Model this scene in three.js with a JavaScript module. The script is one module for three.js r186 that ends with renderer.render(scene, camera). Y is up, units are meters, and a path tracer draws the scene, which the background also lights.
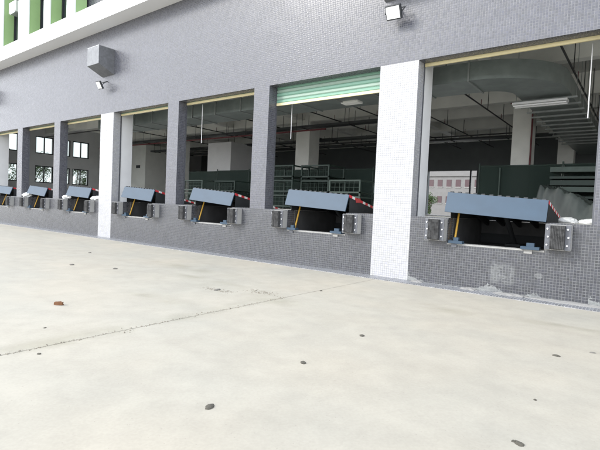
import * as THREE from 'three';
import { mergeGeometries } from 'three/addons/utils/BufferGeometryUtils.js';
import { RoundedBoxGeometry } from 'three/addons/geometries/RoundedBoxGeometry.js';

// ---------------------------------------------------------------- camera
const scene = new THREE.Scene();
const camera = new THREE.PerspectiveCamera(2 * Math.atan(225 / 454) * 180 / Math.PI, 4 / 3, 0.05, 900);
{
  const yaw = 37.568 * Math.PI / 180, pit = -2.2045 * Math.PI / 180, roll = 2.5523 * Math.PI / 180;
  camera.position.set(0.7544, 1.471, 9.1308);
  const fw = new THREE.Vector3(-Math.sin(yaw) * Math.cos(pit), Math.sin(pit), -Math.cos(yaw) * Math.cos(pit));
  const r = new THREE.Vector3().crossVectors(fw, new THREE.Vector3(0, 1, 0)).normalize();
  const u = new THREE.Vector3().crossVectors(r, fw);
  camera.up.copy(u).multiplyScalar(Math.cos(roll)).addScaledVector(r, -Math.sin(roll));
  camera.lookAt(camera.position.clone().add(fw));
}
// ---------------------------------------------------------------- sky, sun, exposure
const SUN = new THREE.Vector3(-0.75, 0.80, 1.0).normalize();
{
  const w = 512, h = 256, d = new Float32Array(w * h * 4), v = new THREE.Vector3();
  for (let j = 0; j < h; j++) for (let i = 0; i < w; i++) {
    const el = ((j + .5) / h - .5) * Math.PI, az = ((i + .5) / w - .5) * 2 * Math.PI;
    v.set(Math.cos(el) * Math.cos(az), Math.sin(el), Math.cos(el) * Math.sin(az));
    const t = Math.pow(Math.max(0, v.y), .55);
    const g = Math.max(0, v.dot(SUN)), glow = .55 * Math.pow(g, 6) + .8 * Math.pow(g, 40);
    const o = (j * w + i) * 4, k = 1.9;
    d[o] = k * (1.26 * (1 - t) + .60 * t + glow);
    d[o + 1] = k * (1.28 * (1 - t) + .68 * t + glow * .97);
    d[o + 2] = k * (1.31 * (1 - t) + .82 * t + glow * .92);
    d[o + 3] = 1;
  }
  const sky = new THREE.DataTexture(d, w, h, THREE.RGBAFormat, THREE.FloatType);
  sky.mapping = THREE.EquirectangularReflectionMapping;
  sky.magFilter = sky.minFilter = THREE.LinearFilter; sky.needsUpdate = true;
  scene.background = sky; scene.environment = sky;
}
const sun = new THREE.DirectionalLight(new THREE.Color(1, .955, .88), 1.5);
sun.position.copy(SUN).multiplyScalar(60).add(new THREE.Vector3(-10, 0, 0));
sun.target.position.set(-10, 0, 0); scene.add(sun, sun.target);
sun.castShadow = true; sun.shadow.radius = 20; sun.shadow.mapSize.set(4096, 4096);
Object.assign(sun.shadow.camera, { left: -45, right: 45, top: 40, bottom: -40, near: 1, far: 160 });
const renderer = new THREE.WebGLRenderer({ antialias: true });
renderer.shadowMap.enabled = true;
renderer.toneMapping = THREE.LinearToneMapping;
renderer.toneMappingExposure = 1.45;

// ---------------------------------------------------------------- helpers
let seed = 12345;
const rnd = () => { seed |= 0; seed = seed + 0x6D2B79F5 | 0; let t = Math.imul(seed ^ seed >>> 15, 1 | seed); t = t + Math.imul(t ^ t >>> 7, 61 | t) ^ t; return ((t ^ t >>> 14) >>> 0) / 4294967296; };
const rr = (a, b) => a + (b - a) * rnd();
const hash = (x, y) => { let n = Math.imul(x, 374761393) + Math.imul(y, 668265263) | 0; n = Math.imul(n ^ n >>> 13, 1274126177); return ((n ^ n >>> 16) >>> 0) / 4294967296; };
function vnoise(x, y, per = 0) {
  const xi = Math.floor(x), yi = Math.floor(y), fx = x - xi, fy = y - yi;
  const u = fx * fx * (3 - 2 * fx), v = fy * fy * (3 - 2 * fy);
  const m = (a) => per ? ((a % per) + per) % per : a;
  const a = hash(m(xi), m(yi)), b = hash(m(xi + 1), m(yi)), c = hash(m(xi), m(yi + 1)), e = hash(m(xi + 1), m(yi + 1));
  return a + (b - a) * u + (c - a) * v + (a - b - c + e) * u * v;
}
const fbm = (x, y, per = 0, o = 4) => { let s = 0, a = .5, n = 0; for (let i = 0; i < o; i++) { s += a * vnoise(x, y, per); n += a; x *= 2; y *= 2; if (per) per *= 2; a *= .5; } return s / n; };
const used = {};
function numbered(n) { if (!(n in used)) { used[n] = 0; return n; } used[n]++; return n + '_' + String(used[n]).padStart(3, '0'); }
function shade(o) { o.castShadow = true; o.receiveShadow = true; return o; }
function thing(name, label, category, pos = [0, 0, 0], group) {
  const g = new THREE.Group(); g.name = numbered(name); g.position.set(...pos); g.userData = { label, category };
  if (group) g.userData.group = group; scene.add(g); return g;
}
function part(parent, name, geo, mat, label) {
  const m = shade(new THREE.Mesh(Array.isArray(geo) ? mergeGeometries(geo) : geo, mat)); m.name = name;
  if (label) m.userData.label = label; parent.add(m); return m;
}
function solo(name, geo, mat, label, category, group) {
  const m = shade(new THREE.Mesh(Array.isArray(geo) ? mergeGeometries(geo) : geo, mat)); m.name = numbered(name);
  m.userData = { label, category }; if (group) m.userData.group = group; scene.add(m); return m;
}
function ground(name, geo, mat) { const m = shade(new THREE.Mesh(Array.isArray(geo) ? mergeGeometries(geo) : geo, mat)); m.name = name; m.userData.kind = 'structure'; scene.add(m); return m; }
// axis-aligned box with uv in metres
function box(x0, x1, y0, y1, z0, z1) {
  const P = [], N = [], U = [], I = [];
  const q = (a, b, c, d, n, uv) => { const k = P.length / 3; for (const p of [a, b, c, d]) { P.push(...p); N.push(...n); U.push(...uv(p)); } I.push(k, k + 1, k + 2, k, k + 2, k + 3); };
  const xy = p => [p[0], p[1]], zy = p => [p[2], p[1]], xz = p => [p[0], p[2]];
  q([x0, y0, z1], [x1, y0, z1], [x1, y1, z1], [x0, y1, z1], [0, 0, 1], xy);
  q([x1, y0, z0], [x0, y0, z0], [x0, y1, z0], [x1, y1, z0], [0, 0, -1], xy);
  q([x1, y0, z1], [x1, y0, z0], [x1, y1, z0], [x1, y1, z1], [1, 0, 0], zy);
  q([x0, y0, z0], [x0, y0, z1], [x0, y1, z1], [x0, y1, z0], [-1, 0, 0], zy);
  q([x0, y1, z1], [x1, y1, z1], [x1, y1, z0], [x0, y1, z0], [0, 1, 0], xz);
  q([x0, y0, z0], [x1, y0, z0], [x1, y0, z1], [x0, y0, z1], [0, -1, 0], xz);
  const g = new THREE.BufferGeometry();
  g.setAttribute('position', new THREE.Float32BufferAttribute(P, 3)); g.setAttribute('normal', new THREE.Float32BufferAttribute(N, 3));
  g.setAttribute('uv', new THREE.Float32BufferAttribute(U, 2)); g.setIndex(I); return g;
}
// hexahedron from 8 corners: bottom a b c d (front-left, front-right, back-right, back-left), then top
function hexa(c) {
  const F = [[0, 1, 5, 4], [2, 3, 7, 6], [1, 2, 6, 5], [3, 0, 4, 7], [4, 5, 6, 7], [3, 2, 1, 0]], P = [], U = [], I = [];
  const V = c.map(p => new THREE.Vector3(...p));
  for (const f of F) {
    const k = P.length / 3, e = V[f[1]].distanceTo(V[f[0]]), h = V[f[3]].distanceTo(V[f[0]]);
    for (const i of f) P.push(...c[i]);
    U.push(0, 0, e, 0, e, h, 0, h); I.push(k, k + 1, k + 2, k, k + 2, k + 3);
  }
  const g = new THREE.BufferGeometry(); g.setAttribute('position', new THREE.Float32BufferAttribute(P, 3));
  g.setAttribute('uv', new THREE.Float32BufferAttribute(U, 2)); g.setIndex(I); g.computeVertexNormals(); return g;
}
function rod(a, b, r, seg = 10) {
  const A = new THREE.Vector3(...a), B = new THREE.Vector3(...b), d = B.clone().sub(A), L = d.length();
  const g = new THREE.CylinderGeometry(r, r, L, seg); g.applyQuaternion(new THREE.Quaternion().setFromUnitVectors(new THREE.Vector3(0, 1, 0), d.normalize()));
  g.translate((A.x + B.x) / 2, (A.y + B.y) / 2, (A.z + B.z) / 2); return g;
}
function rbox(w, h, d, r, x, y, z) { const g = new RoundedBoxGeometry(w, h, d, 2, r); g.translate(x, y, z); return g; }
// -------- textures
function dataTex(w, h, fn, srgb, rep) {
  const d = new Uint8Array(w * h * 4);
  for (let y = 0; y < h; y++) for (let x = 0; x < w; x++) { const c = fn(x, y), o = (y * w + x) * 4; d[o] = c[0]; d[o + 1] = c[1]; d[o + 2] = c[2]; d[o + 3] = 255; }
  const t = new THREE.DataTexture(d, w, h, THREE.RGBAFormat); t.wrapS = t.wrapT = THREE.RepeatWrapping; t.magFilter = THREE.LinearFilter; t.minFilter = THREE.LinearMipmapLinearFilter; t.generateMipmaps = true;
  if (srgb) t.colorSpace = THREE.SRGBColorSpace; if (rep) t.repeat.set(rep, rep); t.needsUpdate = true; return t;
}
const lin = (l) => Math.round(255 * Math.min(1, l <= .0031308 ? 12.92 * l : 1.055 * Math.pow(l, 1 / 2.4) - .055));
const L3 = (r, g, b) => [lin(r), lin(g), lin(b)];
// mosaic tile: 5 cm pitch, texture holds n x m tiles
function mosaic(n, m, px, tile, grout, spread, stain) {
  const gw = 1.9, isG = (x, y) => { const a = x % px, b = y % px; return a < gw || b < gw; };
  const map = dataTex(n * px, m * px, (x, y) => {
    const X = x / px, Y = y / px, k = hash(Math.floor(X) + 7, Math.floor(Y) + 91), k2 = hash(Math.floor(X) + 71, Math.floor(Y) + 3);
    const g = isG(x, y), f = fbm(X / 2, Y / 2, Math.round(n / 2), 3);
    let c = g ? grout.map(v => v * (.72 + .5 * f)) : tile.map((v, i) => v * (1 + spread * (k - .5) * 2 + (i === 2 ? .10 * (k2 - .5) : 0)));
    if (stain) { const s = stain(x / px * .05, y / px * .05); if (s > 0) c = c.map((v, i) => v * (1 - s) + s * [.30, .31, .30][i]); }
    return L3(...c);
  }, true);
  const rough = dataTex(n * px, m * px, (x, y) => { const k = hash(Math.floor(x / px) + 17, Math.floor(y / px) + 5); const v = isG(x, y) ? 225 : 45 + 45 * k; return [v, v, v]; });
  const bump = dataTex(n * px, m * px, (x, y) => { const k = hash(Math.floor(x / px) + 5, Math.floor(y / px) + 55); const a = x % px, b = y % px; const v = isG(x, y) ? 40 : (a < gw + 1 || b < gw + 1 ? 150 : 200 + 40 * k); return [v, v, v]; });
  for (const t of [map, rough, bump]) t.repeat.set(1 / (n * .05), 1 / (m * .05));
  return new THREE.MeshPhysicalMaterial({ ior: 1.6, map, roughnessMap: rough, bumpMap: bump, bumpScale: .0015, roughness: 1 });
}
const flat = (r, g, b, rough = .7, metal = 0) => { const m = new THREE.MeshStandardMaterial({ roughness: rough, metalness: metal }); m.color.setRGB(r, g, b); return m; };
// mottled painted / raw surface in metres
function mottle(r, g, b, amp, size, rough = .75, metal = 0, bumpS = 0) {
  const t = dataTex(256, 256, (x, y) => { const f = fbm(x / 32, y / 32, 8, 5), s = hash(x, y); const k = 1 + amp * ((f - .5) * 2 + (s - .5) * .35); return L3(r * k, g * k, b * k); }, true, 1 / size);
  const m = new THREE.MeshStandardMaterial({ map: t, roughness: rough, metalness: metal });
  if (bumpS) { m.bumpMap = t; m.bumpScale = bumpS; } return m;
}
const M = {};
M.grey = mosaic(64, 64, 16, [.080, .082, .098], [.175, .175, .185], .16);
M.greyLow = mosaic(64, 64, 16, [.054, .056, .064], [.155, .155, .158], .16);
M.greyStain = mosaic(66, 28, 16, [.054, .056, .064], [.155, .155, .158], .16, (u, v) => {   // u from left edge of the bay, v height
  const n = fbm(u * 9, v * 9, 0, 4), n2 = fbm(u * 40, v * 40, 0, 2);
  let s = 0;
  const inR = Math.min(1, Math.max(0, (u - 1.66) / .05)) * Math.min(1, Math.max(0, (2.14 - u) / .08)) * Math.min(1, Math.max(0, (v - .16) / .1)) * Math.min(1, Math.max(0, (.62 - v) / .1));
  s = Math.max(s, inR * (n > .45 ? .30 : .12) * (.5 + .8 * n2));
  if (Math.hypot(u - 2.52, (v - .43) * 1.2) < .055 + .03 * n) s = Math.max(s, .22);
  const edge = .03 + .10 * Math.max(0, fbm(u * 2.3 + 4, 1, 0, 3) - .42) * 3;
  if (v < edge * (.6 + .8 * n2)) s = Math.max(s, .7 * n + .2);
  return Math.min(.85, s);
});
M.white = mosaic(32, 32, 16, [.42, .42, .43], [.26, .26, .27], .06);
M.apron = mosaic(32, 32, 16, [.13, .135, .15], [.36, .36, .36], .3);
M.whitePaint = mottle(.74, .74, .74, .05, 2.2, .6);
M.bandWhite = mottle(.80, .80, .80, .03, 3, .6);
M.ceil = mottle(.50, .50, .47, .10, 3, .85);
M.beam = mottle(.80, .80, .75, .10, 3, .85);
M.column = mottle(.82, .82, .77, .08, 2.5, .7);
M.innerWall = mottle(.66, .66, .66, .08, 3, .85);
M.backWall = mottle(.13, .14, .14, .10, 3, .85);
M.floor = mottle(.70, .69, .65, .15, 3, .5);
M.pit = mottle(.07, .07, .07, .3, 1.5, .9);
M.concretePad = mottle(.33, .325, .31, .14, .6, .85, 0, .002);
M.cream = flat(.74, .65, .38, .5);
M.slatGreen = flat(.19, .36, .27, .45);
M.slatPale = flat(.28, .39, .32, .45);
M.lipBlue = mottle(.026, .054, .088, .12, 1.1, .55);
M.deckBlue = mottle(.06, .085, .12, .2, 1.1, .5);
M.black = mottle(.018, .02, .022, .2, .8, .8);
M.dark = flat(.03, .033, .036, .6);
M.steel = flat(.45, .46, .47, .45, .6);
M.steelPlate = mottle(.13, .135, .15, .2, .4, .5, .4);
M.bolt = flat(.72, .72, .72, .3, .5);
M.yellow = mottle(.72, .42, .06, .12, .4, .5);
M.galv = mottle(.30, .32, .31, .14, .7, .5, .35);
M.ductM = mottle(.22, .25, .24, .16, 1.2, .45, .3);
M.trayDark = mottle(.06, .065, .065, .2, 1, .5, .3);
M.pipeBlack = flat(.03, .03, .03, .5);
M.pipeRed = flat(.13, .022, .026, .5);
M.whiteRod = flat(.72, .72, .72, .5);
M.green = mottle(.30, .45, .20, .05, 2, .6);
M.finWhite = mottle(.70, .75, .71, .03, 2, .6);
M.glassDark = flat(.02, .025, .03, .08);
M.frameDark = flat(.025, .027, .03, .45);
M.rackGreen = mottle(.018, .034, .026, .2, .7, .6);
M.rackPale = mottle(.055, .08, .066, .2, .7, .6);
M.film = mottle(.022, .030, .027, .6, .35, .6);
M.plastic = mottle(.62, .63, .62, .1, .5, .45);
M.metalBox = mottle(.19, .195, .205, .25, .5, .5, .4);
M.lampGlass = flat(.82, .82, .82, .25);
M.tag = flat(.45, .05, .05, .6);
M.mortar = mottle(.24, .235, .225, .2, .4, .95, 0, .004);
M.rubber = mottle(.045, .045, .045, .9, .35, .9, 0, .006);
M.stripe = new THREE.MeshStandardMaterial({ roughness: .6, map: dataTex(64, 8, (x) => (x % 64 < 32 ? L3(.55, .03, .04) : L3(.75, .74, .72)), true) });
M.stripe.map.repeat.set(1 / .26, 1);

// ---------------------------------------------------------------- layout (x along the facade, 0 = right jamb of the nearest opening)
const W = 3.3, WP = .5556, WW = .901, SILL = 1.3935, LINT = 4.6914, TH = .28;
const bays = [];            // right edge of each opening, from right to left
const pillars = [];         // [x0, x1, white]
{
  let x = 0;
  const seq = ['A', 0, 'B', 1, 'C', 1, 'D', 0, 'E', 1, 'F', 1, 'G', 0];
  for (let i = 0; i < seq.length; i += 2) {
    bays.push({ k: seq[i], r: x, l: x - W }); x -= W;
    const w = seq[i + 1] ? WP : WW; pillars.push([x - w, x, !seq[i + 1]]); x -= w;
  }
  pillars.unshift([0, WP, false]); bays.unshift({ k: 'H', r: WP + W, l: WP });
  pillars.unshift([WP + W, 2 * WP + W, false]); bays.unshift({ k: 'I', r: 2 * WP + 2 * W, l: 2 * WP + W });
  pillars.unshift([2 * WP + 2 * W, 2 * WP + 2 * W + WW, true]);
  let e = 2 * WP + 2 * W + WW;
  for (const k of ['J', 'K', 'L']) { bays.unshift({ k, r: e + W, l: e }); e += W; const w = k === 'L' ? WW : WP; pillars.unshift([e, e + w, k === 'L']); e += w; }
}
const XL = -30.8, XR = 4 * WP + 5 * W + 2 * WW, ZB = -17, TOP = 12.2;
const NL = -2.48, NR = -.71, NB = .86;    // notch of a dock, from the bay's right edge
const docks = bays.filter(b => 'ABCDEFG'.includes(b.k));

// ---------------------------------------------------------------- ground
{
  const g = new THREE.PlaneGeometry(900, 900); g.rotateX(-Math.PI / 2); g.translate(0, -.03, 0);
  for (let i = 0, u = g.attributes.uv; i < u.count; i++) u.setXY(i, u.getX(i) * 900, u.getY(i) * 900);
  ground('ground', g, mottle(.30, .28, .24, .2, 4, .95));
  const fine = dataTex(1024, 1024, (x, y) => {
    const f = fbm(x / 64, y / 64, 16, 5), s = fbm(x / 5, y / 5, 0, 2), sp = hash(x >> 1, y >> 1);
    let k = 1 + .09 * (f - .5) * 2 + .05 * (s - .5) * 2; if (sp > .9985) k *= .8;
    return L3(.93 * k, .93 * k, .93 * k);
  }, true, 1 / 3.1);
  const yard = new THREE.MeshStandardMaterial({ map: fine, bumpMap: fine, bumpScale: .003, roughness: .82, vertexColors: true });
  const spots = [[-4.5, 3.75, .9, .28], [-3.9, 5.2, .15, 1.2], [-3.9, 6.8, .2, .9], [-5.9, 3.3, .7, .14], [-1.8, 2.2, .5, .2], [-4.8, 5.0, .8, .12], [-7.5, 2.6, 1.2, .2], [-.2, 2.0, .5, .12]];
  function slab(name, x0, x1, z0, z1, cell) {
    const nx = Math.round((x1 - x0) / cell), nz = Math.round((z1 - z0) / cell);
    const g = new THREE.PlaneGeometry(x1 - x0, z1 - z0, nx, nz); g.rotateX(-Math.PI / 2); g.translate((x0 + x1) / 2, 0, (z0 + z1) / 2);
    const p = g.attributes.position, c = new Float32Array(p.count * 3), uv = g.attributes.uv;
    for (let i = 0; i < p.count; i++) {
      const x = p.getX(i), z = p.getZ(i);
      const n1 = fbm(x * .25 + 9, z * .25, 0, 4), n2 = fbm(x * .7 + 31, z * .9 + 4, 0, 4), n3 = fbm(x * 2.2, z * 2.2 + 7, 0, 3);
      let k = 1 + .13 * (n1 - .5) + .10 * (n2 - .5) + .06 * (n3 - .5), warm = .06 * (n2 - .5), s = 0;
      for (const [sx, sz, rx, rz] of spots) { const q = Math.hypot((x - sx) / rx, (z - sz) / rz); if (q < 1.6) s = Math.max(s, (1.6 - q) * .22 * Math.max(0, n3 * 2.4 - .75)); }
      s = Math.min(s, .30); k *= 1 - s;
      c[i * 3] = .395 * k * (1 + warm); c[i * 3 + 1] = .366 * k * (1 + s * .02); c[i * 3 + 2] = .303 * k * (1 - warm - s * .25);
      uv.setXY(i, x, z);
    }
    g.setAttribute('color', new THREE.BufferAttribute(c, 3));
    ground(name, g, yard);
    // the cast edge towards the joint
  }
  slab('concrete_yard', -60, -3.869, .40, 34, .16);
  slab('concrete_yard_001', -3.859, 26, .40, 34, .14);
  ground('joint_filler', box(-3.9, -3.83, -.03, -.002, .4, 34), mottle(.26, .24, .20, .4, .7, 1));
}
// mosaic apron along the foot of the wall
ground('tiled_apron', box(XL - .2, XR, -.03, .02, .002, .398), M.apron);

// ---------------------------------------------------------------- the building
const bld = thing('warehouse_building', 'long grey mosaic tiled loading dock building with white pillars and open dock doors', 'building');
{
  const X2 = XR;
  // upper wall, its soffit is the lintel of every opening
  part(bld, 'upper_wall', box(XL, X2, LINT, TOP, -TH, 0), M.grey);
  for (const [a, b, w] of pillars) part(bld, w ? 'white_pillar' : 'grey_pillar', box(a, b, w ? 0 : SILL, LINT, -TH, 0), w ? M.white : M.grey, w ? 'white mosaic tiled pillar' : undefined);
  part(bld, 'end_pillar', box(XL, pillars[pillars.length - 1][0], 0, LINT, -TH, 0), M.grey);
  // dock wall below each opening, with the notch of the leveler pit
  for (const b of bays) {
    const nl = b.r + NL, nr = b.r + NR, has = docks.includes(b);
    const lft = pillars.find(p => Math.abs(p[1] - b.l) < 1e-6), rgt = pillars.find(p => Math.abs(p[0] - b.r) < 1e-6);
    const x0 = b.l - (lft && !lft[2] ? WP / 2 : 0), x1 = b.r + (rgt && !rgt[2] ? WP / 2 : 0);
    const g = has ? [box(x0, nl, 0, SILL, -TH, 0), box(nr, x1, 0, SILL, -TH, 0), box(nl, nr, 0, NB, -TH, 0)] : [box(x0, x1, 0, SILL, -TH, 0)];
    let mat = M.greyLow;
    if (b.k === 'A') { mat = M.greyStain; for (const q of g) { const u = q.attributes.uv; for (let i = 0; i < u.count; i++) u.setX(i, u.getX(i) + W); } }
    part(bld, 'dock_wall', g, mat);
  }
  // raised floor with the pits left open, z 0 side butts on the wall
  const fl = []; let xx = X2;
  for (const b of docks) { fl.push(box(b.r + NR, xx, 0, SILL, -2.3, -TH)); xx = b.r + NL; }
  fl.push(box(XL + .3, xx, 0, SILL, -2.3, -TH)); fl.push(box(XL + .3, X2, 0, SILL, ZB, -2.3));
  part(bld, 'raised_floor', fl, M.floor);
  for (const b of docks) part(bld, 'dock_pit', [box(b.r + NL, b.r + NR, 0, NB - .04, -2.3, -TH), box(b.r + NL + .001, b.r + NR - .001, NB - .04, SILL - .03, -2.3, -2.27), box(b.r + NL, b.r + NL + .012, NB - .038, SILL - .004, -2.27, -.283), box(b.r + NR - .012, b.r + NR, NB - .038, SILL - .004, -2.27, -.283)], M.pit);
  // plain columns right behind the white pillars
  for (const [a, b, w] of pillars) if (w) part(bld, 'column', box(a + .02, b - .004, SILL, 6.2, -.80, -.335), M.whitePaint, 'smooth white column behind the tiled pillar');
  // shutter guide rails
  for (const b of bays) for (const s of [0, 1]) part(bld, 'guide_rail', s ? box(b.r - .05, b.r + .03, SILL, LINT + .2, -.33, -TH - .002) : box(b.l - .03, b.l + .012, SILL, LINT + .2, -.33, -TH - .002), M.steelPlate);
  // roller shutters
  for (const b of bays) {
    const low = b.k === 'B' ? 4.205 : b.k === 'A' ? 4.625 : b.k === 'C' ? 4.615 : 4.605;
    const sh = new THREE.Group(); sh.name = 'roller_shutter'; bld.add(sh);
    if (b.k === 'B') sh.userData.label = 'pale green roller shutter lowered a little';
    part(sh, 'bottom_bar', box(b.l + .015, b.r - .052, low, low + .068, -.335, -.275 - .02), M.cream, 'cream bottom bar of the shutter');
    let y = low + .068, i = 0;
    while (y < 4.95) {
      const h = .092, A = [b.l + .016, b.r - .053];
      const c = (zz, yy) => [[A[0], yy, zz], [A[1], yy, zz]];
      // curved slat: three facets
      const pr = [[0, -.318], [.022, -.300], [.066, -.300], [h - .004, -.318]];
      const gs = [];
      for (let k = 0; k < 3; k++) gs.push(hexa([[A[0], y + pr[k][0], pr[k][1]], [A[1], y + pr[k][0], pr[k][1]], [A[1], y + pr[k][0], -.33], [A[0], y + pr[k][0], -.33], [A[0], y + pr[k + 1][0], pr[k + 1][1]], [A[1], y + pr[k + 1][0], pr[k + 1][1]], [A[1], y + pr[k + 1][0], -.33], [A[0], y + pr[k + 1][0], -.33]]));
      part(sh, 'slat', gs, i % 2 ? M.slatPale : M.slatGreen);
      y += h; i++;
    }
    const coil = new THREE.CylinderGeometry(.2, .2, W - .1, 20); coil.rotateZ(Math.PI / 2); coil.translate((b.l + b.r) / 2, 5.06, -.54);
    part(sh, 'coil', coil, M.slatPale);
  }
  // interior: side walls, back wall with a rear opening, ceiling, beams, columns
  const wz = [[-3.52, -4.63], [-4.73, -5.72], [-5.88, -7.01], [-1.37, -2.53]], wy = [[2.33, 3.42], [4.19, 5.29]];
  {
    const xa = XL, xb = XL + .3, zs = [...wz].sort((a, b) => b[0] - a[0]);
    const g = []; let z = -TH;
    for (const [a, b] of zs) { g.push(box(xa, xb, 0, TOP, a, z)); z = b; g.push(box(xa, xb, 0, wy[0][0], b, a), box(xa, xb, wy[0][1], wy[1][0], b, a), box(xa, xb, wy[1][1], TOP, b, a)); }
    g.push(box(xa, xb, 0, TOP, ZB, z)); part(bld, 'end_wall', g, M.innerWall);
    for (const [a, b] of wz) for (const [c, d] of wy) {
      const win = new THREE.Group(); win.name = 'window'; bld.add(win);
      const fz = .06, m = (a + b) / 2;
      part(win, 'frame', [box(xb - .12, xb - .04, c, d, a - fz, a), box(xb - .12, xb - .04, c, d, b, b + fz), box(xb - .12, xb - .04, d - fz, d, b + fz, a - fz), box(xb - .12, xb - .04, c, c + fz, b + fz, a - fz), box(xb - .12, xb - .04, c + fz, d - fz, m - .03, m + .03)], M.frameDark);
      for (const [p, q] of [[b + fz, m - .03], [m + .03, a - fz]]) part(win, 'pane', box(xb - .085, xb - .08, c + fz, d - fz, p, q), M.pane || (M.pane = new THREE.MeshPhysicalMaterial({ transmission: 1, thickness: 0, roughness: .05, ior: 1.4, color: new THREE.Color().setRGB(.60, .63, .62) })));
    }
  }
  part(bld, 'side_wall', box(X2, X2 + .3, 0, TOP, ZB, 0), M.innerWall);
  const ro = [-9.9, -7.06, 3.985];
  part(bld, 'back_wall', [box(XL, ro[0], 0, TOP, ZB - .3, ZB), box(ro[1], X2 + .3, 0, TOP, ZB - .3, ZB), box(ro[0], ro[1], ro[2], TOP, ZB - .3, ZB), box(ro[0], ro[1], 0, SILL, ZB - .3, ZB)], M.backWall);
  part(bld, 'rear_door_post', box(-7.47, -7.38, SILL, ro[2], ZB - .2, ZB - .1), M.frameDark);
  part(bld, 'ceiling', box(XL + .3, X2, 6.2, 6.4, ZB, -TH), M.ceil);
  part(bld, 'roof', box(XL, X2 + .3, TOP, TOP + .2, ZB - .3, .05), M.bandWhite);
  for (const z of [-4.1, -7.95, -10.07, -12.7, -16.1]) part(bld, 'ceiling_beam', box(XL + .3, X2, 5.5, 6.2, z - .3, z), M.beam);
  for (let x = -2.94 + 4.79 * 4; x > XL + 1; x -= 4.79) part(bld, 'ceiling_beam', box(x - .16, x + .16, 5.58, 6.2, ZB, -.82), M.beam);
  part(bld, 'interior_column', box(-3.24, -2.64, SILL, 5.5, -8.72, -8.0), M.column, 'pale square column inside the nearest opening');
  part(bld, 'interior_column', box(-12.89, -12.09, SILL, 5.5, -8.8, -8.0), M.column, 'pale square column behind the green shutter');
  part(bld, 'interior_column', box(-22.4, -21.7, SILL, 5.5, -8.72, -8.0), M.column);
  part(bld, 'interior_column', box(-2.70, -2.07, SILL, 5.5, -14.6, -14), M.column, 'pale column deep inside at right');
  part(bld, 'interior_column', box(6.4, 7.0, SILL, 5.5, -8.72, -8.0), M.column);
  part(bld, 'room_partition', box(-28.4, -26.74, SILL, 5.3, -12, -9), M.column, 'pale room wall far inside');
  part(bld, 'wall_sign', box(-27.8, -27.35, 3.7, 3.9, -8.998, -8.97), M.dark);
  part(bld, 'room_partition', [box(-19.2, -17.34, SILL, 4.85, -11.0, -8.0)], M.innerWall, 'grey partition block inside');
  // white band with soffit
  part(bld, 'white_band', box(XL - .2, X2 + .3, 7.85, 8.49, .002, .62), M.bandWhite, 'white projecting band above the docks');
  // fins above the band: white front, green cheek, dark window between
  const fins = [[-25.0, -24.3], [-22.53, -21.405], [-19.93, -19.338], [-17.9, -17.222]];
  for (const [a, b] of fins) {
    const f = new THREE.Group(); f.name = 'facade_fin'; bld.add(f);
    part(f, 'front_panel', box(a, b, 8.49, 12.1, .52, .56), M.finWhite);
    part(f, 'cheek', box(a + .01, b - .012, 8.49, 12.1, .09, .52), M.green, 'green side of the fin');
  }
  for (const [a, b] of [[-26.6, -25.0], [-24.3, -22.53], [-21.405, -19.93], [-19.338, -17.9]]) {
    const w = new THREE.Group(); w.name = 'window'; bld.add(w);
    part(w, 'pane', box(a + .05, b - .05, 8.55, 12.0, .02, .04), M.glassDark);
    part(w, 'frame', [box(a, a + .05, 8.49, 12.05, .003, .09), box(b - .05, b, 8.49, 12.05, .003, .09), box(a + .05, b - .05, 10.2, 10.26, .04, .08)], M.frameDark);
  }
}

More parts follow.
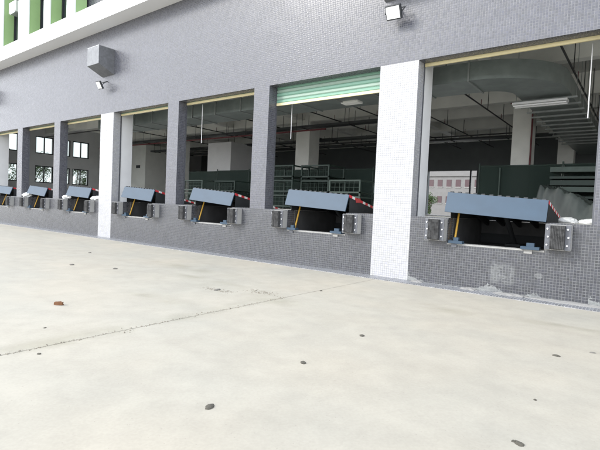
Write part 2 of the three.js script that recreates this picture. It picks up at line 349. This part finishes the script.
// ---------------------------------------------------------------- dock levelers and bumpers
const where = {
  A: 'in the nearest opening', B: 'below the green shutter', C: 'left of the green shutter', D: 'just right of the far white pillar',
  E: 'just left of the far white pillar', F: 'second left of the far white pillar', G: 'at the left picture edge',
};
const tilt = { A: [1.92, 1.80, 1.52, 1.41], B: [1.93, 1.82, 1.53, 1.43], C: [1.94, 1.80, 1.57, 1.43], D: [1.95, 1.85, 1.57, 1.45], E: [1.94, 1.87, 1.55, 1.47], F: [1.94, 1.84, 1.58, 1.46], G: [1.91, 1.84, 1.56, 1.48] };
function leveler(b) {
  const [tl, tr, bl, br] = tilt[b.k];
  const t = thing('dock_leveler', 'raised blue dock leveler with hanging lip, ' + where[b.k], 'dock leveler', [b.r - 1.63, NB, 0], 'dock levelers along the wall');
  const ox = 1.63, oy = -NB, L = -2.55 + ox, R = -.71 + ox;
  const Yy = v => v + oy;
  // lip plate, hangs from the deck front with its foot forward
  const zt = -.08, zb = .06, th = .025;
  part(t, 'lip', hexa([[L, Yy(bl), zb], [R, Yy(br), zb], [R, Yy(br) - .006, zb - th], [L, Yy(bl) - .006, zb - th], [L, Yy(tl), zt], [R, Yy(tr), zt], [R, Yy(tr) - .006, zt - th], [L, Yy(tl) - .006, zt - th]]), M.lipBlue, 'blue lip plate');
  // hinge: pin and knuckles on the top edge
  const hin = part(t, 'hinge', rod([L + .02, Yy(tl) - .012, zt - .035], [R - .02, Yy(tr) - .012, zt - .035], .014, 8), M.dark);
  const nk = 12;
  for (let i = 0; i < nk; i++) {
    const f = (i + .5) / nk, x = L + (R - L) * f, y = Yy(tl + (tr - tl) * f);
    part(hin, 'knuckle', rod([x - .035, y + .004 - (tr - tl) * -.019, zt - .03], [x + .035, y + .004 + (tr - tl) * .019, zt - .03], .024, 8), M.dark);
  }
  // deck plate from the hinge down to the rear of the pit
  const dl = L + .06, dr = R - .01, zf = -.12, zr = -2.24, yr = SILL - .005;
  part(t, 'deck', hexa([[dl, Yy(tl) - .03, zf], [dr, Yy(tr) - .03, zf], [dr, Yy(yr) - .02, zr], [dl, Yy(yr) - .02, zr], [dl, Yy(tl) - .012, zf], [dr, Yy(tr) - .012, zf], [dr, Yy(yr), zr], [dl, Yy(yr), zr]]), M.deckBlue);
  for (let i = 0; i < 5; i++) { // stiffening ribs under the deck
    const f = (i + .5) / 5, x = dl + (dr - dl) * f, y = tl + (tr - tl) * f;
    part(t, 'deck_rib', hexa([[x - .03, Yy(y) - .17, zf - .01], [x + .03, Yy(y) - .17, zf - .01], [x + .03, Yy(yr) - .15, zr], [x - .03, Yy(yr) - .15, zr], [x - .03, Yy(y) - .031, zf - .01], [x + .03, Yy(y) - .031, zf - .01], [x + .03, Yy(yr) - .021, zr], [x - .03, Yy(yr) - .021, zr]]), M.black);
  }
  // toe guards: dark side plates, the right one shows
  for (const [x, y] of [[dl + .004, tl], [dr - .004, tr]]) {
    const g = part(t, 'toe_guard', hexa([[x - .004, Yy(SILL - .42), zf - .02], [x + .004, Yy(SILL - .42), zf - .02], [x + .004, Yy(SILL - .1), zr], [x - .004, Yy(SILL - .1), zr], [x - .004, Yy(y) - .04, zf - .02], [x + .004, Yy(y) - .04, zf - .02], [x + .004, Yy(yr) - .03, zr], [x - .004, Yy(yr) - .03, zr]]), M.black);
  }
  part(t, 'hazard_stripe', hexa([[dr - .012, Yy(tr) - .058, zf], [dr + .006, Yy(tr) - .058, zf], [dr + .006, Yy(yr) - .05, zr], [dr - .012, Yy(yr) - .05, zr], [dr - .012, Yy(tr) + .004, zf], [dr + .006, Yy(tr) + .004, zf], [dr + .006, Yy(yr) + .004, zr], [dr - .012, Yy(yr) + .004, zr]]), M.stripe, 'red and white striped deck edge');
  if (b.k === 'B') part(t, 'warning_tag', box(dr + .008, dr + .016, Yy(tr) - .17, Yy(tr) - .065, -.62, -.42), M.tag, 'small red tag on the deck edge');
  // maintenance prop
  const prop = part(t, 'safety_prop', rod([-2.41 + ox, .03, -.22], [-2.42 + ox, Yy(tl - .15), -.52], .021, 10), M.yellow, 'yellow safety prop');
  part(prop, 'prop_foot', rod([-2.41 + ox, .0, -.21], [-2.41 + ox, .06, -.23], .034, 10), M.dark);
  // lip keepers and edge angle on the notch
  part(t, 'edge_angle', box(NL + ox + .002, NR + ox - .002, .0, .026, -.26, .008), M.concretePad);
  for (const [a, c] of [[-2.44, -2.16], [-1.10, -.79]]) {
    const kp = part(t, 'lip_keeper', [box(a + ox, c + ox, .032, .085, -.06, .075), box(a + ox + .09, c + ox - .09, .085, .15, -.05, .03)], M.lipBlue);
    part(kp, 'keeper_plate', box(a + ox + .05, c + ox - .12, -.045, .03, .011, .02), a < -2 ? M.steelPlate : M.concretePad);
  }
  // hydraulic ram in the pit
  part(t, 'hydraulic_ram', [rod([.05, .0, -1.7], [.02, Yy(1.60), -.75], .05, 10), box(-.1, .2, -.03, .02, -1.9, -1.5)], M.black);
  part(t, 'pit_back_frame', box(NL + ox + .02, NR + ox - .02, -.03, .2, -2.26, -2.2), M.black);
  return t;
}
function bumper(b, side) {
  const nm = side < 0 ? 'left' : 'right';
  const x0 = side < 0 ? -2.895 : -.695, w = .40, y0 = .935, h = .435;
  const t = thing('dock_bumper', `black rubber bumper on the ${nm} of the leveler ${where[b.k]}`, 'dock bumper', [b.r + x0 + w / 2, y0, 0], 'dock bumpers along the wall');
  part(t, 'mounting_pad', box(-w / 2, w / 2, -.01, h, .002, .17), M.concretePad, 'light concrete pad');
  const rub = part(t, 'rubber_block', rbox(.225, h - .02, .085, .012, 0, h / 2 + .0, .172 + .0425), M.rubber, 'scuffed black rubber');
  for (let i = 0; i < 9; i++) part(rub, 'lamella', box(-.1085 + i * .0245, -.1085 + i * .0245 + .019, .02, h - .02, .24, .262 + .008 * hash(i, 3)), M.rubber);
  for (const s of [-1, 1]) {
    const pl = part(t, 'steel_angle', box(s * .156 - .042, s * .156 + .042, .0, h - .004, .172, .186), M.steelPlate);
    for (const yy of [.06, .20, .34]) { const c = new THREE.CylinderGeometry(.016, .016, .014, 8); c.rotateX(Math.PI / 2); c.translate(s * .156 + (yy === .2 ? .008 : -.006), yy + .02, .193); part(pl, 'bolt', c, M.bolt); }
  }
  return t;
}
for (const b of docks) { leveler(b); bumper(b, -1); bumper(b, 1); }

// ---------------------------------------------------------------- lamp boxes and floodlights on the upper wall
[[-3.7505, 'above the near white pillar'], [-15.6625, 'above the far white pillar'], [-27.57, 'at the far left end']].forEach(([cx, w], i) => {
  const t = thing('metal_wall_box', 'grey metal box with sloping underside on upper wall ' + w, 'wall box', [cx, 6.08, 0], 'metal boxes on the upper wall');
  const s = new THREE.Shape(); s.moveTo(.003, 0); s.lineTo(.6, .26); s.lineTo(.6, .9); s.lineTo(.003, .9); s.closePath();
  const g = new THREE.ExtrudeGeometry(s, { depth: .80, bevelEnabled: true, bevelSize: .006, bevelThickness: .006, bevelSegments: 1 });
  g.rotateY(-Math.PI / 2); g.translate(.4, 0, 0);
  part(t, 'housing', g, M.metalBox);
  part(t, 'lid_seam', [box(-.41, .41, .895, .91, .01, .61)], M.steel);
  const f = thing('flood_light', 'small square flood light with white glass on the wall ' + w, 'flood light', [cx - .04, 5.68, .3], 'flood lights below the wall boxes');
  const tiltA = .5, yawA = i ? -.15 : -.12;
  const hd = new THREE.Group(); hd.name = 'head'; f.add(hd); hd.rotation.set(tiltA, yawA, -.03);
  part(hd, 'case', rbox(.37, .29, .07, .015, 0, 0, 0), M.dark);
  part(hd, 'glass', box(-.16, .16, -.12, .12, .036, .040), M.lampGlass, 'white glass face');
  part(f, 'bracket', [rod([-.2, 0, 0], [-.2, .12, -.12], .012, 8), rod([.2, 0, 0], [.2, .12, -.12], .012, 8), rod([-.2, .12, -.12], [.2, .12, -.12], .012, 8), rod([0, .12, -.12], [0, .2, -.296], .018, 8)], M.dark);
});

// ---------------------------------------------------------------- services under the ceiling
{
  const t = thing('air_duct', 'galvanised rectangular air duct under the ceiling bending inwards at right', 'duct', [-2.7, 4.537, -3.2]);
  const s = new THREE.Shape(), Ro = 1.75, Ri = .6;   // plan view, shape x = x, shape y = -z, relative to the bend centre
  s.moveTo(-16.3, -Ro); s.lineTo(0, -Ro); s.absarc(0, 0, Ro, -Math.PI / 2, 0, false); s.lineTo(Ro, 12.5); s.lineTo(Ri, 12.5); s.lineTo(Ri, 0); s.absarc(0, 0, Ri, 0, -Math.PI / 2, true); s.lineTo(-16.3, -Ri); s.closePath();
  const g = new THREE.ExtrudeGeometry(s, { depth: .42, bevelEnabled: false, curveSegments: 14 }); g.rotateX(-Math.PI / 2);
  part(t, 'casing', g, M.ductM);
  for (let x = -.02; x > -16.2; x -= 1.22) part(t, 'flange', [box(x - .02, x + .02, -.03, .45, Ri - .03, Ri - .002), box(x - .02, x + .02, -.03, .45, Ro + .002, Ro + .03), box(x - .02, x + .02, -.03, -.002, Ri - .002, Ro + .002)], M.galv);
  for (let z = -.5; z > -9; z -= .72) {
    part(t, 'support_bar', box(Ri - .12, Ro + .14, -.10, -.055, z - .025, z + .025), M.galv);
    for (const x of [Ri - .09, Ro + .11]) part(t, 'hanger_rod', rod([x, -.055, z], [x, 1.66, z], .007, 6), M.galv);
  }
  // sprinkler pipes running inwards, and one red main along the building
  const lab = { '-0.89': 'dark sprinkler pipe running inwards beside the duct bend', '-4': 'dark sprinkler pipe running inwards left of the pale column', '-6.2': 'dark sprinkler pipe running inwards right behind the near white pillar', '-7.95': 'dark sprinkler pipe behind right half of the green shutter opening', '-9.93': 'dark sprinkler pipe behind left half of the green shutter opening', '-13.4': 'dark sprinkler pipe high in the opening left of the green shutter', '-17.2': 'dark sprinkler pipe seen through the opening right of the far white pillar', '-21.6': 'dark sprinkler pipe seen through the opening left of the far white pillar' };
  for (const k of Object.keys(lab)) {
    const x = +k, y = k === '-0.89' ? 5.0 : 5.2, p = thing('sprinkler_pipe', lab[k], 'pipe', [x, y, -1.2], 'sprinkler pipes under the ceiling');
    part(p, 'pipe', rod([0, 0, k === '-0.89' ? 0 : -1.7], [0, 0, -15.6], .024, 8), M.pipeBlack);
    for (let z = -2.2; z > -15; z -= 2.1) part(p, 'hanger', rod([0, 0, z], [0, (Math.abs(z + 1.2) % 4 < 1 ? .35 : 1) + (5.2 - y) - .02, z], .012, 6), M.pipeBlack);
    for (let z = -3; z > -15; z -= 2.6) part(p, 'sprinkler_head', [rod([0, 0, z], [0, .2, z], .012, 6)], M.pipeRed);
  }
  const rp = thing('red_riser_pipe', 'thin red riser pipe on the pale column inside the nearest opening', 'pipe', [-2.615, SILL, -7.96]);
  part(rp, 'pipe', rod([0, 0, 0], [0, 4.05, 0], .03, 8), M.pipeRed); part(rp, 'branch', rod([0, 4.0, .0], [-.72, 4.03, .02], .025, 8), M.pipeRed);
  const r = thing('red_main_pipe', 'red fire main pipe running along the ceiling inside', 'pipe', [-3.3, 4.68, -6]);
  part(r, 'pipe', rod([-24, 0, 0], [-6.5, 0, 0], .034, 10), M.pipeRed);
  for (let x = -8; x > -26; x -= 3) part(r, 'hanger', rod([x, .04, 0], [x, 1.5, 0], .01, 6), M.pipeBlack);
  for (const [y, z, lb] of [[5.05, -3.3, 'thin dark cable conduit along the ceiling nearest the doors'], [4.85, -10.6, 'thin dark cable conduit along the ceiling deep inside']]) {
    solo('conduit', rod([-29, y, z], [-3.6, y, z], .03, 8), M.pipeBlack, lb, 'conduit');
  }
  for (const [y, z, x1, lb] of [[4.98, -7.0, -6.4, 'dark cable tray under the ceiling just behind the red main'], [4.80, -9.4, -7.6, 'dark cable tray under the ceiling behind the pale columns'], [4.92, -12.2, 12, 'dark cable tray under the ceiling nearest the back wall']]) {
    const c = thing('cable_tray', lb, 'cable tray', [0, y, z], 'cable trays under the ceiling');
    part(c, 'tray', [box(-26.5, x1, 0, .012, -.2, .2), box(-26.5, x1, .012, .10, -.2, -.19), box(-26.5, x1, .012, .10, .19, .2)], M.trayDark);
    for (let x = -26; x < x1; x += 2.4) part(c, 'trapeze_hanger', [box(x - .02, x + .02, -.03, -.002, -.26, .26), rod([x, -.03, -.24], [x, .62, -.24], .01, 6), rod([x, -.03, .24], [x, .62, .24], .01, 6)], M.pipeBlack);
  }
  // fluorescent batten below the duct bend
  const l = thing('ceiling_lamp', 'white twin tube ceiling lamp hanging under the duct bend', 'lamp', [-1.62, 4.36, -3.65]);
  part(l, 'body', box(-.62, .62, 0, .05, -.16, .16), M.whiteRod);
  for (const z of [-.1, .1]) part(l, 'tube', rod([-.6, -.03, z], [.6, -.03, z], .022, 8), M.lampGlass);
  part(l, 'suspension', [rod([-.4, .05, 0], [-.4, .12, 0], .008, 6), rod([.4, .05, 0], [.4, .12, 0], .008, 6)], M.galv);
  const e = thing('ceiling_lamp', 'pale square ceiling lamp just under the lowered green shutter', 'lamp', [-6.15, 4.60, -2.0]);
  part(e, 'body', rbox(.56, .24, .3, .02, 0, 0, 0), M.column); part(e, 'bracket', [rod([-.06, .08, 0], [-.06, .5, 0], .015, 6), rod([.06, .08, 0], [.06, .5, 0], .015, 6)], M.dark);
  // shutter pull chains
  for (const [x, y0, y1, lb] of [[-.25, 3.325, 4.66, 'white shutter pull chain at right edge of the nearest opening'], [-7.185, 3.34, 4.5, 'white shutter pull chain below the green shutter'], [-10.92, 3.42, 4.66, 'white shutter pull chain in the opening left of the green shutter']])
    solo('pull_chain', rod([x, y0, -.6], [x, y1, -.6], .011, 6), M.whiteRod, lb, 'chain', 'shutter pull chains');
}

// ---------------------------------------------------------------- goods inside
{
  M.net = new THREE.MeshStandardMaterial({ color: new THREE.Color().setRGB(.013, .026, .02), roughness: .9, transparent: true, opacity: .88 });
  const t = thing('green_netting_screen', 'dark green netting screen on posts across the hall inside the doors', 'netting', [-7, SILL, -5]);
  for (let i = 0; i < 9; i++) {
    if (i === 6) continue;
    const x = -10.0 + [0, 2, 4, 6, 8, 10, 11.9, 13.6, 15.8][i], wd = [2, 2, 2, 2, 2, 1.9, 1.7, 2.2, 2.2][i], h = 1.55 + .06 * (hash(i, 2) - .5);
    part(t, 'net_panel', box(x + .03, x + wd - .03, .04, h, -.006, .006), M.net);
    part(t, 'post', rod([x, 0, 0], [x, h + .08, 0], .024, 8), M.rackGreen);
    part(t, 'top_rail', rod([x, h, 0], [x + wd, h, 0], .018, 8), M.rackGreen);
  }
  part(t, 'post', rod([4.2, 0, .05], [4.2, 1.5, .05], .02, 8), M.rackPale);
  // green stillages (steel cage pallets)
  const cage = (x, z, n, lb, mat) => {
    const c = thing('cage_pallet', lb, 'cage pallet', [x, SILL, z], 'green cage pallets inside');
    for (let k = 0; k < n; k++) {
      const y = k * .53;
      part(c, 'frame', [box(-.6, .6, y + .08, y + .13, .45, .5), box(-.6, .6, y + .08, y + .13, -.5, -.45), box(-.6, -.55, y, y + .51, .45, .5), box(.55, .6, y, y + .51, .45, .5), box(-.6, -.55, y, y + .51, -.5, -.45), box(.55, .6, y, y + .51, -.5, -.45), box(-.55, .55, y + .46, y + .51, .455, .495), box(.555, .595, y + .46, y + .51, -.45, .45), box(-.595, -.555, y + .46, y + .51, -.45, .45)], mat);
      const bars = []; for (let i = 1; i < 6; i++) bars.push(rod([-.55 + i * .18, y + .12, .475], [-.55 + i * .18, y + .47, .475], .007, 5)); for (let i = 1; i < 3; i++) bars.push(rod([-.55, y + .13 + i * .14, .475], [.55, y + .13 + i * .14, .475], .007, 5));
      part(c, 'mesh_side', bars, mat);
      part(c, 'tray', box(-.55, .55, y + .1, y + .12, -.45, .45), mat);
    }
  };
  cage(-9.9, -3.9, 3, 'green cage pallet stack left behind the dock with the green shutter', M.rackGreen);
  cage(-8.5, -4.1, 3, 'green cage pallet stack behind middle of the dock with the green shutter', M.rackGreen);
  cage(-7.15, -3.9, 2, 'lower green cage pallet stack behind right side of the dock with the green shutter', M.rackPale);
  cage(-14.6, -3.8, 2, 'pale green cage pallet stack at left of the opening beside the green shutter', M.rackPale);
  cage(-13.1, -4.2, 2, 'dark green cage pallets behind the dock left of the green shutter', M.rackGreen);
  // layered sheets behind and a film-covered heap in front, inside the nearest opening
  const s = thing('sheet_stack', 'stack of long grey green sheets at right inside the nearest opening', 'sheet stack', [-.1, SILL, -4.35]);
  for (let i = 0; i < 8; i++) part(s, 'sheet_bundle', box(-1.32 + .06 * hash(i, 1), 1.6 + .05 * (hash(i, 2) - .5), .1 + i * .172, .1 + i * .172 + (i % 3 ? .13 : .06), -.5, -.05 * hash(i, 7)), i % 3 === 1 ? M.rackPale : M.rackGreen);
  for (const x of [-1.2, .1, 1.4]) part(s, 'bearer', box(x - .05, x + .05, 0, .1, -.5, -.06), M.backWall);
  {
    const g = new THREE.PlaneGeometry(2.6, 1.3, 70, 40); g.rotateX(-Math.PI / 2); const p = g.attributes.position;
    for (let i = 0; i < p.count; i++) {
      const x = p.getX(i), z = p.getZ(i), u = (x + 1.3) / 2.6, e = Math.min(1, (1.3 + x) / .1, (.65 - Math.abs(z)) / .16, (1.3 - x) / .2);
      let h = .98 - .66 * Math.min(1, u * 1.5); h += .16 * (fbm(x * 4, z * 4 + 3, 0, 4) - .5) - .16 * Math.abs(fbm(x * 6 + 9, z * 3, 0, 3) - .5) * 2 - .10 * Math.abs(fbm(x * 13 + z * 8, z * 12 - x * 4, 0, 2) - .5) * 2;
      p.setY(i, Math.max(0, h * Math.max(0, Math.min(1, e))));
    }
    g.computeVertexNormals(); g.translate(-.15, SILL + .002, -3.2);
    solo('covered_heap', g, M.film, 'sloping heap under grey plastic film right of the nearest leveler', 'heap');
  }
  // crumpled plastic
  const crump = (x, y, z, r, lb) => {
    const g = new THREE.IcosahedronGeometry(r, 3), p = g.attributes.position;
    for (let i = 0; i < p.count; i++) { const a = p.getX(i), b = p.getY(i), c = p.getZ(i); const k = .62 + .75 * fbm(a * 14 + x * 7, b * 14 + c * 11 + 5, 0, 3); p.setXYZ(i, a * k * 1.5, Math.max(-r * .35, b * k * .55), c * k); }
    g.computeVertexNormals(); g.translate(x, y + r * .35, z); solo('crumpled_plastic', g, M.plastic, lb, 'plastic film', 'crumpled plastic film inside');
  };
  crump(-.62, SILL, -1.5, .14, 'crumpled white plastic on the floor right of the nearest leveler');
  crump(-.2, SILL, -1.9, .13, 'crumpled white plastic beside the right jamb of the nearest opening');
  crump(-16.113 - 2.80, SILL, -.14, .2, 'white rounded bundle on the sill left of the leveler beside the far white pillar');
  crump(-16.113 - .38, SILL, -.14, .2, 'pale bundle on the sill right beside the far white pillar');
  crump(-19.969 - 2.85, SILL, -.14, .25, 'white bag on the sill in the second opening left of the far white pillar');
}

// ---------------------------------------------------------------- outside, seen through the building
{
  // pale building behind the rear door
  const wm = flat(.085, .05, .055, .4), farWall = mottle(.20, .195, .19, .08, 2, .8);
  const t = thing('distant_building', 'pale building with rows of dull red windows beyond the rear door', 'building', [-18, 0, -45]);
  part(t, 'wall', box(-9, 9, -.03, 6.0, -6, 0), farWall); part(t, 'parapet', box(-9.1, 9.1, 6.0, 7.4, -6.1, .15), farWall);
  for (const [y, h] of [[4.75, .85], [2.8, .8]]) for (let i = 0; i < 16; i++) { const w = part(t, 'window', box(-8.6 + i * 1.1, -8.0 + i * 1.1, y, y + h, .004, .03), wm); part(w, 'sill', box(-8.65 + i * 1.1, -7.95 + i * 1.1, y - .1, y, .004, .08), M.concretePad); }
  // trees
  const leaf = (() => { const m = new THREE.MeshPhysicalMaterial({ roughness: .8, side: THREE.DoubleSide, vertexColors: true }); return m; })();
  function tree(x, z, h, r, lb) {
    const tr = thing('tree', lb, 'tree', [x, -.03, z], 'trees outside');
    const tp = []; tp.push(new THREE.CylinderGeometry(.07, .14, h * .6, 8).translate(0, h * .3, 0));
    for (let i = 0; i < 5; i++) { const a = rr(0, 6.28); tp.push(rod([0, h * (.35 + .05 * i), 0], [Math.cos(a) * r * .6, h * (.6 + .06 * i), Math.sin(a) * r * .6], .035, 6)); }
    part(tr, 'trunk', tp.map(g => g.index ? g.toNonIndexed() : g), mottle(.10, .075, .05, .3, .5, .95));
    const P = [], C = [], cl = []; for (let i = 0; i < 16; i++) { const a = rr(0, 6.28), q = rr(.2, .9); cl.push([Math.cos(a) * r * q, h * rr(.5, .95), Math.sin(a) * r * q, r * rr(.3, .5)]); }
    for (let i = 0; i < 3600; i++) {
      const c = cl[Math.floor(rnd() * cl.length)]; const v = new THREE.Vector3(rr(-1, 1), rr(-1, 1), rr(-1, 1)).normalize().multiplyScalar(c[3] * Math.cbrt(rnd()));
      const o = new THREE.Vector3(c[0], c[1], c[2]).add(v), a = new THREE.Vector3(rr(-1, 1), rr(-1, 1), rr(-1, 1)).normalize().multiplyScalar(.1), b = new THREE.Vector3(rr(-1, 1), rr(-1, 1), rr(-1, 1)).cross(a).normalize().multiplyScalar(.06);
      P.push(o.x - a.x, o.y - a.y, o.z - a.z, o.x + b.x, o.y + b.y, o.z + b.z, o.x + a.x, o.y + a.y, o.z + a.z); const k = rr(.7, 1.3); for (let j = 0; j < 3; j++) C.push(.06 * k, .10 * k, .03 * k);
    }
    const g = new THREE.BufferGeometry(); g.setAttribute('position', new THREE.Float32BufferAttribute(P, 3)); g.setAttribute('color', new THREE.Float32BufferAttribute(C, 3)); g.computeVertexNormals(); part(tr, 'crown', g, leaf);
  }
  tree(-44, -5.5, 5.2, 1.7, 'green tree outside the end windows, nearest the facade');
  tree(-45.5, -9.5, 5.8, 1.9, 'green tree outside the end windows, middle one');
  tree(-44.5, -13, 5.0, 1.7, 'green tree outside the end windows, farthest from the facade');
  tree(-17.8, -36, 3.4, 1.2, 'small green tree in front of the pale building beyond the rear door');
  const ac = thing('air_conditioner', 'white air conditioner unit on the fins at the upper left corner', 'air conditioner', [-23.6, 10.05, .3]);
  part(ac, 'casing', rbox(.75, .5, .28, .02, 0, .25, 0), M.whiteRod); part(ac, 'grille', box(-.28, .28, .06, .44, .141, .15), M.steel); part(ac, 'bracket', box(-.3, .3, -.04, -.002, -.22, .12), M.steel);
}

// ---------------------------------------------------------------- litter on the yard
{
  const lump = (name, x, z, r, sx, sy, mat, lb, cat) => {
    const g = new THREE.IcosahedronGeometry(r, 3), p = g.attributes.position;
    for (let i = 0; i < p.count; i++) { const a = p.getX(i), b = p.getY(i), c = p.getZ(i); const k = .55 + .9 * fbm(a / r * 2.3 + x * 9, (b * .7 + c) / r * 2.3 + z * 5, 0, 4); p.setXYZ(i, a * k * sx, Math.max(-r * sy * .2, b * k * sy), c * k); }
    g.computeVertexNormals(); const t = solo(name, g, mat, lb, cat, 'litter on the yard'); t.position.set(x, r * sy * .18, z); t.rotation.y = hash(Math.round(x * 100), Math.round(z * 100)) * 3; return t;
  };
  const dk = mottle(.085, .078, .062, .4, .1, .95), br = mottle(.16, .075, .035, .4, .15, .95), gr = mottle(.16, .15, .13, .3, .2, .95);
  {
    const g = new THREE.BoxGeometry(.115, .045, .055, 6, 3, 3), p = g.attributes.position;
    for (let i = 0; i < p.count; i++) { const a = p.getX(i), b = p.getY(i), c = p.getZ(i), k = 1 - .35 * Math.abs(a) / .06 * fbm(b * 50 + 3, c * 50, 0, 2), n = (fbm(a * 40 + b * 31, c * 40 + b * 17, 0, 3) - .5) * .022; p.setXYZ(i, a + n, Math.max(-.022, b * k + n), c * k - n); }
    g.computeVertexNormals(); const t = solo('brick_fragment', g, br, 'brown brick fragment lying alone at left of the yard', 'brick fragment', 'litter on the yard'); t.position.set(-5.542, .022, 6.242); t.rotation.y = .5;
  }
  lump('dirt_clod', -1.686, 6.929, .030, 1.5, .45, dk, 'dark flat clod low in the middle left foreground', 'clod');
  lump('dirt_clod', -1.77, 5.707, .024, 1.5, .5, dk, 'small dark clod near the centre of the yard', 'clod');
  lump('dirt_clod', -1.836, 4.477, .028, 1.2, .5, dk, 'small dark clod in front of the near white pillar', 'clod');
  lump('dirt_clod', .166, 5.93, .024, 1.4, .5, dk, 'dark clod at the bottom edge right', 'clod');
  lump('dirt_clod', .13, 5.92, .013, 1.1, .5, dk, 'tiny crumb beside the clod at the bottom edge right', 'clod');
  lump('dirt_clod', .04, 3.59, .024, 1.6, .5, dk, 'small dark clod in front of the nearest dock at right', 'clod');
  lump('dirt_clod', .103, 5.063, .012, 1.2, .5, dk, 'tiny dark crumb at right between two larger clods', 'clod');
  lump('twig', -5.031, 3.853, .035, 2.6, .35, gr, 'thin grey sliver lying left of the yard joint', 'debris');
  lump('pebble', -8.126, 3.922, .03, 1.6, .7, gr, 'flat grey pebble far left near the far white pillar', 'pebble');
  lump('pebble', -11.093, 2.917, .03, 1.6, .7, gr, 'tiny grey pebble farthest left near the wall', 'pebble');
  lump('pebble', -9.146, 4.333, .03, 1.6, .7, gr, 'pale grey pebble left of the flat grey one', 'pebble');
  lump('pebble', -3.817, 2.488, .022, 1.3, .5, dk, 'small dark pebble near the joint close to the wall', 'pebble');
  lump('pebble', -3.676, 7.269, .016, 1.3, .5, dk, 'small dark pebble beside the joint at the left edge', 'pebble');
  lump('pebble', -4.523, 6.856, .014, 1.3, .5, dk, 'tiny pebble left of the joint at the left edge', 'pebble');
  lump('pebble', .338, 3.144, .02, 1.5, .4, gr, 'pale pebble at the right edge near the wall', 'pebble');
  // grit along the joint and in two patches
  const gg = new THREE.IcosahedronGeometry(1, 0), N = 900, im = shade(new THREE.InstancedMesh(gg, mottle(.26, .235, .19, .3, .2, 1), N)); im.name = 'grit'; im.userData = { label: 'fine sandy grit along the yard joint', category: 'grit', kind: 'stuff' };
  const m = new THREE.Matrix4(), q = new THREE.Quaternion(), gau = () => (rnd() + rnd() + rnd() - 1.5) / 1.5;
  for (let i = 0; i < N; i++) {
    let x, z; const k = rnd();
    if (k < .5) { z = rr(3.4, 8.2); x = -3.866 + gau() * (.05 + .10 * Math.pow(vnoise(z * 3, 4), 2)); }
    else if (k < .75) { x = -5.0 + gau() * .55; z = 3.85 + gau() * .16 - (x + 5) * .05; }
    else { x = -4.4 + gau() * .5; z = 3.4 + gau() * .22; }
    const r = .003 + .008 * Math.pow(rnd(), 4); q.setFromEuler(new THREE.Euler(rr(0, 3), rr(0, 3), rr(0, 3)));
    m.compose(new THREE.Vector3(x, r * .3, z), q, new THREE.Vector3(r, r * .7, r)); im.setMatrixAt(i, m);
  }
  scene.add(im);
  // mortar smears on the apron in front of the nearest dock
  for (const [x, w, lb] of [[-1.95, .16, 'grey mortar smear on the apron below the nearest leveler'], [-.35, .55, 'long mortar smear on the apron at the right edge'], [-3.05, .12, 'small mortar smear at the foot of the near white pillar'], [-1.2, .3, 'thin mortar smear on the apron right of the pale wall stain']]) {
    const g = new THREE.SphereGeometry(1, 40, 12, 0, Math.PI * 2, 0, Math.PI / 2), p = g.attributes.position;
    for (let i = 0; i < p.count; i++) { const a = p.getX(i), b = p.getY(i), c = p.getZ(i), k = .6 + .8 * fbm(a * 3 + x * 5, c * 3 + 8, 0, 3); p.setXYZ(i, a * k * w, b * .035 * k - .002, Math.max(-.07, c * k * .11)); }
    g.computeVertexNormals(); g.translate(x, .021, .075); solo('mortar_smear', g, M.mortar, lb, 'mortar', 'mortar smears on the apron');
  }
}
renderer.render(scene, camera);
